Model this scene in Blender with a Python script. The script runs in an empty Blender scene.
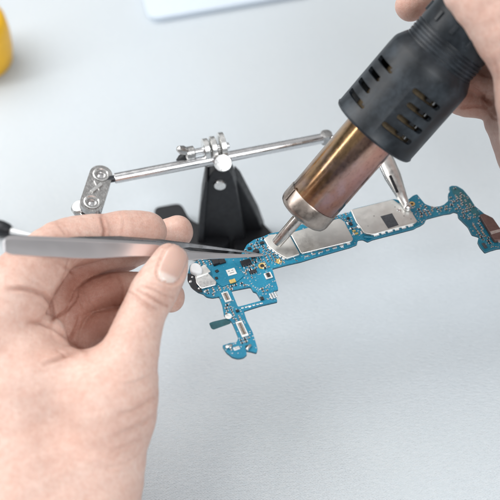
import bpy, bmesh, math, random
import numpy as np
from mathutils import Vector, Matrix, geometry
random.seed(7); rng = np.random.RandomState(7)
sc = bpy.context.scene
COL = sc.collection
V = Vector
sc.unit_settings.system = 'METRIC'; sc.unit_settings.scale_length = 0.01      # 1 unit = 1 cm

# ------------------------------------------------------------------ camera
F = 1143.0; PITCH = math.radians(50); ZB = 5.5
CAM = V((0, -48*math.cos(PITCH), ZB+48*math.sin(PITCH)))
FW = V((0, math.cos(PITCH), -math.sin(PITCH))); RT = V((1, 0, 0)); UP = V((0, math.sin(PITCH), math.cos(PITCH)))
def P(px, py, d): return CAM + d*(FW + (px-250)/F*RT + (250-py)/F*UP)
def onz(px, py, z):
    r = FW + (px-250)/F*RT + (250-py)/F*UP
    return CAM + r*((z-CAM.z)/r.z)
cd = bpy.data.cameras.new('camera'); cam = bpy.data.objects.new('camera', cd); COL.objects.link(cam)
cam.location = CAM; cam.rotation_euler = (math.radians(90)-PITCH, 0, 0)
cd.sensor_width = 36; cd.lens = 36*F/500; cd.clip_start = .5; cd.clip_end = 2000
cd.dof.use_dof = True; cd.dof.focus_distance = 47.4; cd.dof.aperture_fstop = cd.lens/1000/1.0
sc.camera = cam

# ------------------------------------------------------------------ materials
class M:
    def __init__(s, name):
        s.m = bpy.data.materials.new(name); s.m.use_nodes = True
        s.t = s.m.node_tree; s.n = s.t.nodes; s.b = s.n['Principled BSDF']
    def node(s, ty, **kw):
        n = s.n.new(ty)
        for k, v in kw.items():
            if k in n.inputs: n.inputs[k].default_value = v
            else: setattr(n, k, v)
        return n
    def link(s, a, b): s.t.links.new(a, b)
    def set(s, **kw):
        for k, v in kw.items():
            k = k.replace('_', ' ')
            s.b.inputs[k].default_value = (*v, 1) if isinstance(v, tuple) and len(v) == 3 and 'Radius' not in k else v
        return s
    def coord(s, scale=(1, 1, 1), kind='Object', rot=(0, 0, 0)):
        c = s.node('ShaderNodeTexCoord'); mp = s.node('ShaderNodeMapping')
        mp.inputs['Scale'].default_value = scale; mp.inputs['Rotation'].default_value = rot
        s.link(c.outputs[kind], mp.inputs['Vector']); return mp.outputs[0]
    def noise(s, vec, scale, detail=3, rough=.5):
        n = s.node('ShaderNodeTexNoise'); n.inputs['Scale'].default_value = scale
        n.inputs['Detail'].default_value = detail; n.inputs['Roughness'].default_value = rough
        s.link(vec, n.inputs['Vector']); return n.outputs['Fac']
    def ramp(s, fac, stops, interp='LINEAR'):
        r = s.node('ShaderNodeValToRGB'); r.color_ramp.interpolation = interp
        e = r.color_ramp.elements
        while len(e) < len(stops): e.new(.5)
        for el, (p, c) in zip(e, stops):
            el.position = p; el.color = (*c, 1) if isinstance(c, tuple) else (c, c, c, 1)
        s.link(fac, r.inputs[0]); return r.outputs[0]
    def mix(s, fac, a, b, mode='MIX'):
        n = s.node('ShaderNodeMix'); n.data_type = 'RGBA'; n.blend_type = mode
        for i, x in ((0, fac), (6, a), (7, b)):
            if hasattr(x, 'is_linked') or hasattr(x, 'links'): s.link(x, n.inputs[i])
            else: n.inputs[i].default_value = (*x, 1) if isinstance(x, tuple) else x
        return n.outputs[2]
    def bump(s, h, strength=.3, dist=.02, prev=None):
        n = s.node('ShaderNodeBump'); n.inputs['Strength'].default_value = strength; n.inputs['Distance'].default_value = dist
        s.link(h, n.inputs['Height'])
        if prev is not None: s.link(prev, n.inputs['Normal'])
        s.link(n.outputs[0], s.b.inputs['Normal']); return n.outputs[0]
    def col(s, o): s.link(o, s.b.inputs['Base Color'])
    def rough(s, o): s.link(o, s.b.inputs['Roughness'])

def simple(name, c, r=.5, metal=0., nz=.12, scale=6, bump=.1, bscale=60, bd=.01):
    m = M(name); m.set(Base_Color=c, Roughness=r, Metallic=metal)
    v = m.coord(); f = m.noise(v, scale, 4)
    lo = tuple(x*(1-nz) for x in c); hi = tuple(min(1, x*(1+nz)) for x in c)
    m.col(m.ramp(f, [(.3, lo), (.7, hi)]))
    m.rough(m.ramp(m.noise(v, scale*1.7, 3), [(.3, max(0, r-.08)), (.7, min(1, r+.1))]))
    if bump: m.bump(m.noise(v, bscale, 3), bump, bd)
    return m.m

MAT = {}
MAT['steel'] = simple('brushed_steel', (.68, .68, .69), .25, 1, .04, 2, .03, 8)
MAT['nickel'] = simple('cast_nickel', (.46, .455, .45), .33, 1, .2, 5, .5, 14, .03)
MAT['shield'] = simple('tinned_shield', (.78, .775, .75), .46, 1, .03, 2.2, .05, 3, .008)
MAT['silver'] = simple('silver', (.78, .78, .77), .3, 1, .1)
MAT['solder'] = simple('solder', (.82, .83, .84), .25, 1, .1, 20)
MAT['gold'] = simple('gold_pad', (.85, .60, .25), .35, 1, .1)
MAT['brass'] = simple('brass', (.75, .55, .2), .4, .8, .2)
MAT['blackchip'] = simple('black_chip', (.018, .018, .022), .45, 0, .3, 10, .1)
MAT['blackbase'] = simple('black_cast_iron', (.008, .009, .012), .5, 0, .3, 3, .5, 22, .02)
MAT['blackplastic'] = simple('black_plastic', (.012, .014, .018), .4)
MAT['whitelabel'] = simple('white_label', (.8, .8, .78), .5)
MAT['whiteplastic'] = simple('white_plastic', (.85, .86, .87), .4, 0, .03)
MAT['padgrey'] = simple('dark_pad', (.05, .055, .065), .5, .0, .25, 12)
MAT['tan'] = simple('capacitor_tan', (.17, .13, .10), .5)
MAT['brownconn'] = simple('brown_connector', (.13, .075, .066), .4, .3, .15)
MAT['boxgrey'] = simple('pale_box_plastic', (.66, .74, .83), .6, 0, .03)
MAT['yellow'] = simple('yellow_plastic', (.86, .47, .012), .38, 0, .05, 3, .05)
MAT['tealflex'] = simple('teal_flex', (.02, .10, .12), .45, 0, .2)
MAT['boardedge'] = simple('board_edge', (.008, .03, .042), .6)
MAT['pale'] = simple('pale_rod', (.8, .82, .83), .35, .3, .05)
MAT['clip'] = simple('clip_sheet_steel', (.74, .73, .71), .36, .9, .12, 3, .2, 8)

def m_board():
    m = M('blue_solder_mask'); m.set(Roughness=.34)
    v = m.coord(); w = m.coord((1, 1, 1), rot=(0, 0, .35))
    base = m.ramp(m.noise(v, 1.2, 4), [(.3, (.007, .165, .285)), (.7, (.012, .235, .375))])
    br = m.node('ShaderNodeTexBrick'); m.link(w, br.inputs['Vector'])
    br.inputs['Scale'].default_value = 2.6; br.inputs['Mortar Size'].default_value = .035; br.offset = .37; br.inputs['Brick Width'].default_value = .9; br.inputs['Row Height'].default_value = .22
    c = m.mix(m.ramp(br.outputs['Fac'], [(0, 0.), (1, .3)]), base, (.02, .31, .44))
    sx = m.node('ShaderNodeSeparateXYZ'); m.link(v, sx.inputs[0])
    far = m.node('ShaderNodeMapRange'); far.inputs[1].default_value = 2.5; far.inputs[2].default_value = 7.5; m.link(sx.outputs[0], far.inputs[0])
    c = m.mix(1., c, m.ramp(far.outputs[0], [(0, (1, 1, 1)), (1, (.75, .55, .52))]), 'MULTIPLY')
    vo = m.node('ShaderNodeTexVoronoi'); vo.inputs['Scale'].default_value = 9; m.link(v, vo.inputs['Vector'])
    dots = m.ramp(vo.outputs['Distance'], [(.09, 1.), (.13, 0.)])
    c = m.mix(dots, c, (.25, .45, .5)); m.col(c)
    m.bump(br.outputs['Fac'], .25, .005)
    return m.m
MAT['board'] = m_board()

def m_barrel():
    m = M('heat_tinted_steel'); m.set(Metallic=1., Roughness=.3)
    v2 = m.coord(); sep = m.node('ShaderNodeSeparateXYZ'); m.link(v2, sep.inputs[0])
    def mr(o, a, b):
        n = m.node('ShaderNodeMapRange'); n.inputs[1].default_value = a; n.inputs[2].default_value = b; m.link(o, n.inputs[0]); return n.outputs[0]
    # tint bands round the tube, pulled about by noise stretched along the tube
    st = m.noise(m.coord((1.6, 1.6, .16)), 1.6, 5, .6)
    ad = m.node('ShaderNodeMath'); ad.operation = 'MULTIPLY_ADD'; ad.inputs[1].default_value = .55; m.link(st, ad.inputs[0])
    m.link(mr(sep.outputs[0], 1.9, -1.9), ad.inputs[2])
    sb = m.node('ShaderNodeMath'); sb.operation = 'SUBTRACT'; sb.inputs[1].default_value = .27; m.link(ad.outputs[0], sb.inputs[0])
    c = m.ramp(sb.outputs[0], [(.18, (.42, .32, .22)), (.34, (.52, .39, .23)), (.42, (.66, .50, .33)), (.5, (.60, .47, .43)), (.58, (.50, .37, .335)), (.68, (.50, .32, .30)), (.82, (.42, .26, .25))])
    g = m.ramp(mr(sep.outputs[2], 2.4, 6.4), [(0, (.52, .46, .42)), (.18, (.60, .47, .38)), (.5, (.78, .67, .64)), (.8, (.95, .82, .70)), (1, (.8, .6, .5))])
    c = m.mix(1., c, g, 'MULTIPLY')
    sp = m.ramp(m.noise(m.coord((1, 1, .6)), 7, 6, .75), [(.34, (.64, .60, .60)), (.48, (.95, .93, .93)), (.62, (1.0, .97, .93))])
    c = m.mix(.8, c, sp, 'MULTIPLY')
    bl = m.ramp(m.noise(v2, 1.1, 3), [(.52, 0.), (.7, .2)]); c = m.mix(bl, c, (.46, .40, .50)); m.col(c)
    m.rough(m.ramp(m.noise(v2, 6, 4), [(.3, .16), (.7, .25)]))
    m.bump(m.noise(m.coord((1, 1, .3)), 10, 3), .05, .006)
    return m.m
MAT['barrel'] = m_barrel()

def m_housing():
    m = M('worn_black_rubber'); m.b.inputs['Specular IOR Level'].default_value = .36; v = m.coord()
    m.col(m.ramp(m.noise(v, 1.1, 5, .65), [(.32, (.006, .008, .011)), (.5, (.013, .017, .022)), (.72, (.038, .048, .059))]))
    m.rough(m.ramp(m.noise(v, 2.2, 5), [(.3, .34), (.7, .5)]))
    h = m.bump(m.noise(v, 45, 4), .25, .01)
    # fine scratches
    vo = m.node('ShaderNodeTexVoronoi'); vo.feature = 'DISTANCE_TO_EDGE'; vo.inputs['Scale'].default_value = 1.6
    m.link(m.coord((1, 2.5, 1), rot=(.3, .5, 0)), vo.inputs['Vector'])
    m.bump(m.ramp(vo.outputs['Distance'], [(0, 0.), (.012, 1.)]), .12, .01, h)
    return m.m
MAT['housing'] = m_housing()
MAT['collar'] = simple('nozzle_collar_steel', (.36, .305, .27), .32, 1, .18, 3, .2, 30)
MAT['nozzle'] = simple('nozzle_steel', (.52, .48, .45), .26, 1, .1, 4, .1, 30)
MAT['ceramic'] = simple('heater_ceramic', (.19, .14, .08), .6, .3, .3, 5)

def m_table():
    m = M('pale_cloth_tabletop'); m.set(Roughness=.62)
    v = m.coord()
    f = m.noise(v, .05, 3)
    c = m.ramp(f, [(.35, (.655, .715, .765)), (.65, (.685, .725, .75))])
    f2 = m.noise(m.coord((1, 3.2, 1), rot=(0, 0, -.25)), 3.5, 4, .6)
    c = m.mix(m.ramp(f2, [(.35, .0), (.65, .5)]), c, (.61, .675, .72)); m.col(c)
    h = m.bump(m.noise(m.coord((1, 2.6, 1), rot=(0, 0, -.3)), 4, 5, .7), .6, .12)
    wv = m.node('ShaderNodeTexWave'); wv.inputs['Scale'].default_value = 5; wv.inputs['Distortion'].default_value = 2.5; wv.inputs['Detail'].default_value = 3
    m.link(m.coord(rot=(0, 0, 1.1)), wv.inputs['Vector'])
    m.bump(wv.outputs['Fac'], .35, .03, h)
    return m.m
MAT['table'] = m_table()

def m_skin(name, nail=False):
    m = M(name)
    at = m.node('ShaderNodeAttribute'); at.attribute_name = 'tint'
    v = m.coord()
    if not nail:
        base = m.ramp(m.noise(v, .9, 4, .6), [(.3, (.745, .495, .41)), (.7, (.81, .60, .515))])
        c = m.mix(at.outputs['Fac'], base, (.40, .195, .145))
        fine = m.ramp(m.noise(v, 5, 6, .75), [(.36, (.90, .81, .78)), (.6, (1, 1, 1))])
        c = m.mix(1., c, fine, 'MULTIPLY'); m.col(c)
        m.set(Roughness=.46); m.b.inputs['Subsurface Weight'].default_value = .22
        m.b.inputs['Subsurface Radius'].default_value = (1, .35, .2); m.b.inputs['Subsurface Scale'].default_value = .16
        m.b.inputs['Specular IOR Level'].default_value = .38
        h = m.bump(m.noise(v, 6, 5, .65), .42, .04)
        vo = m.node('ShaderNodeTexVoronoi'); vo.feature = 'DISTANCE_TO_EDGE'; vo.inputs['Scale'].default_value = 15
        wv = m.node('ShaderNodeMix'); wv.data_type = 'VECTOR'; wv.inputs[0].default_value = .06
        nz = m.node('ShaderNodeTexNoise'); nz.inputs['Scale'].default_value = 9; m.link(v, nz.inputs['Vector'])
        m.link(v, wv.inputs[4]); m.link(nz.outputs['Color'], wv.inputs[5]); m.link(wv.outputs[1], vo.inputs['Vector'])
        m.bump(m.ramp(vo.outputs['Distance'], [(0, 0.), (.14, 1.)]), .4, .015, h)
    else:
        c = m.mix(at.outputs['Fac'], (.64, .425, .355), (.80, .66, .60)); m.col(c)
        m.set(Roughness=.24); m.b.inputs['Coat Weight'].default_value = .3; m.b.inputs['Coat Roughness'].default_value = .15
        m.b.inputs['Subsurface Weight'].default_value = .3; m.b.inputs['Subsurface Scale'].default_value = .1
        m.bump(m.noise(m.coord((1, 1, 1)), 10, 2), .08, .02)
    return m.m
MAT['skin'] = m_skin('skin'); MAT['nail'] = m_skin('nail', True)

# ------------------------------------------------------------------ geometry helpers
def link(name, me, mat, parent=None, smooth=None):
    o = bpy.data.objects.new(name, me); COL.objects.link(o)
    if mat: me.materials.append(MAT[mat] if isinstance(mat, str) else mat)
    if parent: o.parent = parent
    if smooth is not None: shade(me, smooth)
    return o
def shade(me, ang):
    if ang <= 0: return
    for p in me.polygons: p.use_smooth = True
    if ang < 180:
        bm = bmesh.new(); bm.from_mesh(me); a = math.radians(ang)
        for e in bm.edges:
            if len(e.link_faces) == 2 and e.calc_face_angle(0) > a: e.smooth = False
        bm.to_mesh(me); bm.free()
class MB:
    def __init__(s, off=(0, 0, 0)): s.v = []; s.f = []; s.off = V(off)
    def add(s, vs, fs):
        k = len(s.v); s.v += [V(x)-s.off for x in vs]; s.f += [tuple(i+k for i in f) for f in fs]; return s
    def box(s, c, ax, hs):
        a = [ax[i]*hs[i] for i in range(3)]; c = V(c)
        vs = [c+x*a[0]+y*a[1]+z*a[2] for x in (-1, 1) for y in (-1, 1) for z in (-1, 1)]
        return s.add(vs, [(0, 1, 3, 2), (4, 6, 7, 5), (0, 4, 5, 1), (2, 3, 7, 6), (0, 2, 6, 4), (1, 5, 7, 3)])
    def lathe(s, prof, o=(0, 0, 0), ax=(0, 0, 1), n=48, close=False):
        ax = V(ax).normalized(); t = ax.orthogonal().normalized(); b = ax.cross(t); o = V(o)
        vs = []; fs = []
        for r, z in prof:
            for i in range(n):
                a = 2*math.pi*i/n; vs.append(o+ax*z+(t*math.cos(a)+b*math.sin(a))*r)
        m = len(prof)
        for j in range(m if close else m-1):
            k = (j+1) % m
            for i in range(n): fs.append((j*n+i, j*n+(i+1) % n, k*n+(i+1) % n, k*n+i))
        if not close:
            fs.append(tuple(range(n))[::-1]); fs.append(tuple((m-1)*n+i for i in range(n)))
        return s.add(vs, fs)
    def rod(s, a, b, r, n=32, ch=.15):
        a = V(a); b = V(b); L = (b-a).length; c = min(ch*r, L*.3)
        return s.lathe([(r-c, 0), (r, c), (r, L-c), (r-c, L)], a, b-a, n)
    def prism(s, pts, h0, h1, holes=()):        # pts: world points on a plane; extruded along up (V) h0..h1 = vectors
        loops = [list(pts)]+[list(h) for h in holes]
        flat = [p for l in loops for p in l]; n = len(flat)
        tri = geometry.tessellate_polygon([[V(p) for p in l] for l in loops])
        vs = [V(p)+h0 for p in flat]+[V(p)+h1 for p in flat]; fs = []
        nrm = (h1-h0)
        for t in tri:
            a, b, c = (V(flat[i]) for i in t)
            up = (b-a).cross(c-a).dot(nrm) > 0
            T = t if up else t[::-1]
            fs.append(tuple(i+n for i in T)); fs.append(tuple(T[::-1]))
        k = 0
        for l in loops:
            m = len(l)
            for i in range(m): fs.append((k+i, k+(i+1) % m, n+k+(i+1) % m, n+k+i))
            k += m
        return s.add(vs, fs)
    def build(s, name, mat, parent=None, smooth=35, bevel=0, seg=2):
        me = bpy.data.meshes.new(name); me.from_pydata([tuple(x) for x in s.v], [], s.f)
        bm = bmesh.new(); bm.from_mesh(me); bmesh.ops.remove_doubles(bm, verts=bm.verts, dist=1e-5)
        bmesh.ops.recalc_face_normals(bm, faces=bm.faces)
        if bevel:
            try: bmesh.ops.dissolve_limit(bm, angle_limit=.02, verts=bm.verts, edges=bm.edges)
            except Exception: pass
        bm.to_mesh(me); bm.free()
        o = link(name, me, mat, parent, smooth)
        if bevel:
            md = o.modifiers.new('bevel', 'BEVEL'); md.width = bevel; md.segments = seg; md.limit_method = 'ANGLE'; md.angle_limit = math.radians(40)
            for p in me.polygons: p.use_smooth = True
            md.harden_normals = True
        return o
def empty(name, loc=(0, 0, 0)):
    o = bpy.data.objects.new(name, None); COL.objects.link(o); o.location = loc; return o
def tag(o, label=None, cat=None, group=None, kind=None):
    for k, v in (('label', label), ('category', cat), ('group', group), ('kind', kind)):
        if v: o[k] = v
    return o
X3 = (V((1, 0, 0)), V((0, 1, 0)), V((0, 0, 1)))
def roundpoly(pts, r, n=4):      # round the corners of a world-space polygon
    out = []; m = len(pts)
    for i in range(m):
        a, p, b = pts[i-1], pts[i], pts[(i+1) % m]
        da, db = (a-p), (b-p); q = min(r, da.length*.45, db.length*.45)
        s, e = p+da.normalized()*q, p+db.normalized()*q
        for k in range(n+1):
            t = k/n; out.append(s*(1-t)**2+p*2*t*(1-t)+e*t*t)
    return out
UZ = V((0, 0, 1))

# ------------------------------------------------------------------ table
def table():
    n = 200; W = 150
    me = bpy.data.meshes.new('tabletop'); vs = []; fs = []
    # a cloth-covered top: a gentle fold runs across the near right part
    a = onz(300, 356, 0); b = onz(500, 303, 0); d = (b-a).normalized(); nn = V((-d.y, d.x, 0))
    xs = sorted(list(np.linspace(-W, W, 60))+list(np.linspace(-16, 16, 160))); ys = sorted(list(np.linspace(-90, 160, 60))+list(np.linspace(-14, 16, 150)))
    for y in ys:
        for x in xs:
            q = V((x, y, 0))-a; u = q.dot(nn); w = q.dot(d)
            e = math.exp(-((w-8)/14)**2)
            z = -.40*e/(1+math.exp(u/.55)) + .02*math.sin(x*.5+y*.23)*math.exp(-(x*x+y*y)/400)
            vs.append((x, y, z))
    nx = len(xs)
    for j in range(len(ys)-1):
        for i in range(nx-1): fs.append((j*nx+i, j*nx+i+1, (j+1)*nx+i+1, (j+1)*nx+i))
    me.from_pydata(vs, [], fs)
    o = link('tabletop', me, 'table', None, 180); tag(o, kind='structure')
table()

# ------------------------------------------------------------------ things at the back
def backitems():
    p = [onz(150, 18, .4), onz(134, -40, .4), onz(290, -80, .4), onz(310, -9, .4)]
    r = empty('white_box', (p[0].x, p[0].y, 0)); off = r.location
    tag(r, 'flat white box lying at the top edge behind the stand', 'box')
    MB(off).prism(roundpoly(p, .6), V((0, 0, -.4)), V((0, 0, -.2))).build('tray', 'boxgrey', r, bevel=.06)
    c = sum(p, V())/4
    MB(off).prism(roundpoly([q+(q-c).normalized()*.12 for q in p], .7), V((0, 0, -.195)), V((0, 0, 0))).build('lid', 'boxgrey', r, bevel=.08)
    # yellow rounded tool: body ring, side disc and a tab
    c = onz(-27, 41, 1.7)
    r = empty('tape_roll', (c.x, c.y, 0)); off = r.location
    tag(r, 'bright yellow rounded roll at the upper left edge of the table', 'roll')
    prof = [(.75, -1.55), (1.6, -1.6), (1.95, -1.35), (2.05, -.6), (2.07, 0), (2.05, .6), (1.95, 1.35), (1.6, 1.6), (.75, 1.55), (.7, 0)]
    MB(off).lathe(prof, V((c.x, c.y, 1.7)), (0, 0, 1), 64, True).build('roll_body', 'yellow', r, 60)
    MB(off).lathe([(.55, -1.5), (.69, -1.5), (.69, 1.58), (.55, 1.58)], V((c.x, c.y, 1.7)), (0, 0, 1), 48, True).build('core', 'whiteplastic', r)
    # probe behind the tweezers
    a = onz(-40, 218, .45); b = onz(11, 231, .45); e = onz(60, 240, .45); dr = (b-a).normalized()
    r = empty('test_probe', (b.x, b.y, 0)); off = r.location
    tag(r, 'black handled probe with pale shaft, half hidden behind the tweezers', 'probe')
    L = (b-a).length
    MB(off).lathe([(.2, 0), (.36, .15), (.38, L*.5), (.40, L-.5), (.33, L-.15), (.22, L)], a, dr, 32).build('handle', 'blackplastic', r)
    MB(off).lathe([(.17, 0), (.16, .5), (.13, 1.5), (.05, (e-b).length)], b, dr, 24).build('shaft', 'pale', r)
backitems()

# ------------------------------------------------------------------ helping hand stand
def stand():
    c0 = onz(221, 250, 0); r = empty('soldering_stand', c0); off = c0
    tag(r, 'black cast iron helping hand stand with shiny steel rod and clips', 'stand')
    yb = c0.y
    def pf(px, py, dy=0):     # point on the vertical plane through the post
        ray = FW+(px-250)/F*RT+(250-py)/F*UP; t = (yb+dy-CAM.y)/ray.y; return CAM+ray*t
    post = [pf(198, 252), pf(203, 205), pf(206, 184), pf(210, 174), pf(217, 168.5), pf(226, 169), pf(232, 176), pf(236, 188), pf(240, 208), pf(247, 252)]
    for q in post: q.z = max(q.z, 0.0)
    MB(off).prism(roundpoly(post, .4, 3), V((0, 0, 0)), V((0, .9, 0))).build('post', 'blackbase', r, bevel=.09)
    # rib on the left of the post
    rib = [pf(196.5, 252, -.35), pf(201, 205, -.35), pf(205, 182, -.35), pf(208, 182, -.35), pf(206.5, 205, -.35), pf(203, 252, -.35)]
    for q in rib: q.z = max(q.z, .0)
    MB(off).prism(rib, V((0, 0, 0)), V((0, 1.3, 0))).build('rib', 'blackbase', r, bevel=.06)
    # right gusset fin, further back
    fin = [pf(234, 180, .5), pf(240, 186, .5), pf(258, 220, .5), pf(264, 236, .5), pf(262, 250, .5), pf(236, 250, .5)]
    for q in fin: q.z = max(q.z, .0)
    MB(off).prism(fin, V((0, .1, 0)), V((0, 1.0, 0))).build('gusset', 'blackbase', r, bevel=.07)
    # feet on the table
    def foot(pts, z):
        w = [onz(x, y, z) for x, y in pts]
        MB(off).prism(roundpoly(w, .35), V((0, 0, -z+.004)), V((0, 0, 0))).build('foot', 'blackbase', r, bevel=.1)
    foot([(153, 207), (181, 202), (190, 219), (232, 238), (215, 256), (196, 250), (158, 226)], .95)
    foot([(232, 238), (256, 214), (276, 236), (262, 250), (236, 254)], .8)
    # bolt through the post
    b = pf(220, 184.5, 0)
    MB(off).lathe([(.10, -.12), (.26, -.1), (.3, 0), (.3, .05)], b, (0, 1, 0), 24).build('bolt', 'silver', r)
    # rod
    zr = 6.2
    A = onz(112, 179, zr); B = onz(226, 157, zr); D = (B-A).normalized(); E = A+D*(onz(331, 141, zr)-A).dot(D)
    MB(off).rod(A+D*.1, E, .235, 40).build('rod', 'steel', r)
    MB(off).rod(A-D*.25, A+D*.12, .15, 24).build('rod_neck', 'blackplastic', r)
    # clamp over the post: socket disc, two cheeks, screw and wing nut
    S = onz(223, 163, zr+.35); N = (V((0.05, -.72, .7))).normalized()
    MB(off).lathe([(.26, -.55), (.38, -.5), (.40, -.08), (.36, 0), (.15, .03)], S, N, 36).build('socket', 'silver', r)
    side = D; upv = V((0, .25, .97)).normalized(); fr = side.cross(upv).normalized()
    k = onz(216, 152, zr+.2)
    for dx, hh in ((-.45, .62), (-.12, .66), (.28, .8)):
        q = k+D*dx+upv*.25
        MB(off).lathe([(hh*.66, -.14), (hh*.78, -.10), (hh*.78, .10), (hh*.66, .14)], q, D, 36).build('washer', 'silver', r)
    MB(off).box(k-upv*.15, (D, fr, upv), (.5, .25, .42)).build('clamp_block', 'nickel', r, bevel=.08)
    MB(off).rod(k-D*1.35+upv*.2, k+D*.6+upv*.2, .15, 20).build('screw', 'steel', r)
    wc = k-D*1.15+upv*.2
    w = MB(off); w.lathe([(.2, -.25), (.3, -.18), (.3, .15), (.2, .2)], wc, D, 24)
    w.build('wing_nut', 'nickel', r)
    for sg in (-1, 1):
        wd = (upv*sg*.5 - D*.65+fr*.2*sg).normalized()
        MB(off).lathe([(.06, 0), (.16, .2), (.21, .5), (.13, .72), (.02, .78)], wc, wd, 16).build('wing', 'nickel' if sg > 0 else 'blackbase', r)
    # left link plate with two countersunk holes
    zp = 6.4
    u0, u1 = onz(101, 174.5, zp), onz(92, 202, zp-.1); ax = (u1-u0).normalized()
    nrm = V((.10, -.62, .78)).normalized(); nrm = (nrm-ax*nrm.dot(ax)).normalized(); sd = ax.cross(nrm)
    def plate(c0, c1, rad, th, name, par, holes=True, inset=False):
        L = (c1-c0).length; pts = []
        for k in range(17):
            a = math.pi/2+math.pi*k/16; pts.append(c0+ax*math.cos(a)*rad+sd*math.sin(a)*rad)
        for k in range(17):
            a = -math.pi/2+math.pi*k/16; pts.append(c1+ax*math.cos(a)*rad+sd*math.sin(a)*rad)
        hs = []
        if holes:
            for c in (c0, c1): hs.append([c+ax*math.cos(2*math.pi*k/24)*.2+sd*math.sin(2*math.pi*k/24)*.2 for k in range(24)])
        return MB(off).prism(pts, -nrm*th, V((0, 0, 0)), hs).build(name, 'nickel', par, bevel=.05 if not holes else 0)
    lp = plate(u0, u1, .50, .30, 'link_plate', r)
    for c in (u0, u1):
        MB(off).lathe([(.20, -.14), (.36, .035), (.31, .05), (.13, -.16)], c, nrm, 32, True).build('countersink', 'silver', lp)
        MB(off).lathe([(.02, -.2), (.19, -.2), (.19, -.12), (.12, -.07), (.02, -.06)], c, nrm, 24).build('screw_tip', 'steel', lp)
    # diagonal cast rib between the holes
    mid = (u0+u1)/2+nrm*.02
    MB(off).box(mid, ((ax+sd*.55).normalized(), (sd-ax*.55).normalized(), nrm), (.34, .085, .06)).build('raised_rib', 'silver', lp, bevel=.03)
    MB(off).box(mid-ax*.12, ((ax-sd*.75).normalized(), (sd+ax*.75).normalized(), nrm), (.3, .06, .05)).build('raised_rib', 'nickel', lp, bevel=.03)
    plate(u0-nrm*.42+ax*.12, u1-nrm*.42+ax*.12-sd*0, .49, .26, 'link_plate', r, False)
    # ear bolt at the lower left of the plate and the clip arm that runs under the fingers
    e0 = u1-nrm*.5-V((.45, 0, 0))
    MB(off).lathe([(.2, -.3), (.36, -.25), (.36, .15), (.28, .22)], e0, (nrm+V((-.5, 0, 0))).normalized(), 28).build('knurled_nut', 'nickel', r)
    e1 = onz(165, 268, 5.6)
    MB(off).rod(u1-nrm*.55, e1, .16, 20).build('clip_arm', 'steel', r)
    # right clip: a pair of sheet-metal jaws that bite the board edge
    t0 = onz(386, 158, 6.6); t1 = onz(408, 208, ZB+.25)
    ax2 = (t1-t0).normalized(); sx = V((1, .3, 0)); sx = (sx-ax2*sx.dot(ax2)).normalized(); up2 = sx.cross(ax2)
    if up2.z < 0: up2 = -up2
    L = (t1-t0).length
    jaw = MB(off)
    st = [(-.6, .32, .10), (0, .36, .14), (L*.35, .36, .18), (L*.7, .24, .16), (L*.93, .15, .12), (L, .09, .03)]
    vs = []; fs = []; nseg = 7
    for s_, w_, h_ in st:          # U-section channel
        for k in range(nseg):
            a = math.pi*k/(nseg-1); vs.append(t0+ax2*s_+sx*w_*math.cos(a)+up2*(h_*math.sin(a)-.05))
    for j in range(len(st)-1):
        for k in range(nseg-1): fs.append((j*nseg+k, j*nseg+k+1, (j+1)*nseg+k+1, (j+1)*nseg+k))
    jaw.add(vs, fs); jo = jaw.build('clip_jaw', 'clip', r, 60)
    sm = jo.modifiers.new('sheet', 'SOLIDIFY'); sm.thickness = .06
    low = MB(off); vs2 = [V(v)-up2*.28*(1-i//nseg/5) for i, v in enumerate(vs)]
    low.add(vs2, fs); lo = low.build('clip_jaw', 'silver', r, 60); sm = lo.modifiers.new('sheet', 'SOLIDIFY'); sm.thickness = .06
    # spring slot seen as a dark gap and the rounded biting tip
    MB(off).box(t0+ax2*L*.52-sx*.2+up2*.12, (ax2, sx, up2), (.42, .06, .03)).build('slot', 'blackbase', jo, bevel=.02)
    MB(off).lathe([(.05, -.12), (.16, -.08), (.18, .04), (.1, .12)], t1-ax2*.05, up2, 20).build('jaw_tip', 'silver', jo, 60)
    MB(off).rod(E-D*.1, t0-ax2*.4, .16, 20).build('clip_arm', 'steel', r)
    MB(off).lathe([(.1, -.28), (.26, -.25), (.3, 0), (.26, .25), (.1, .28)], E-D*.15, (0, 0, 1), 28).build('joint', 'nickel', r)
stand()

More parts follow.
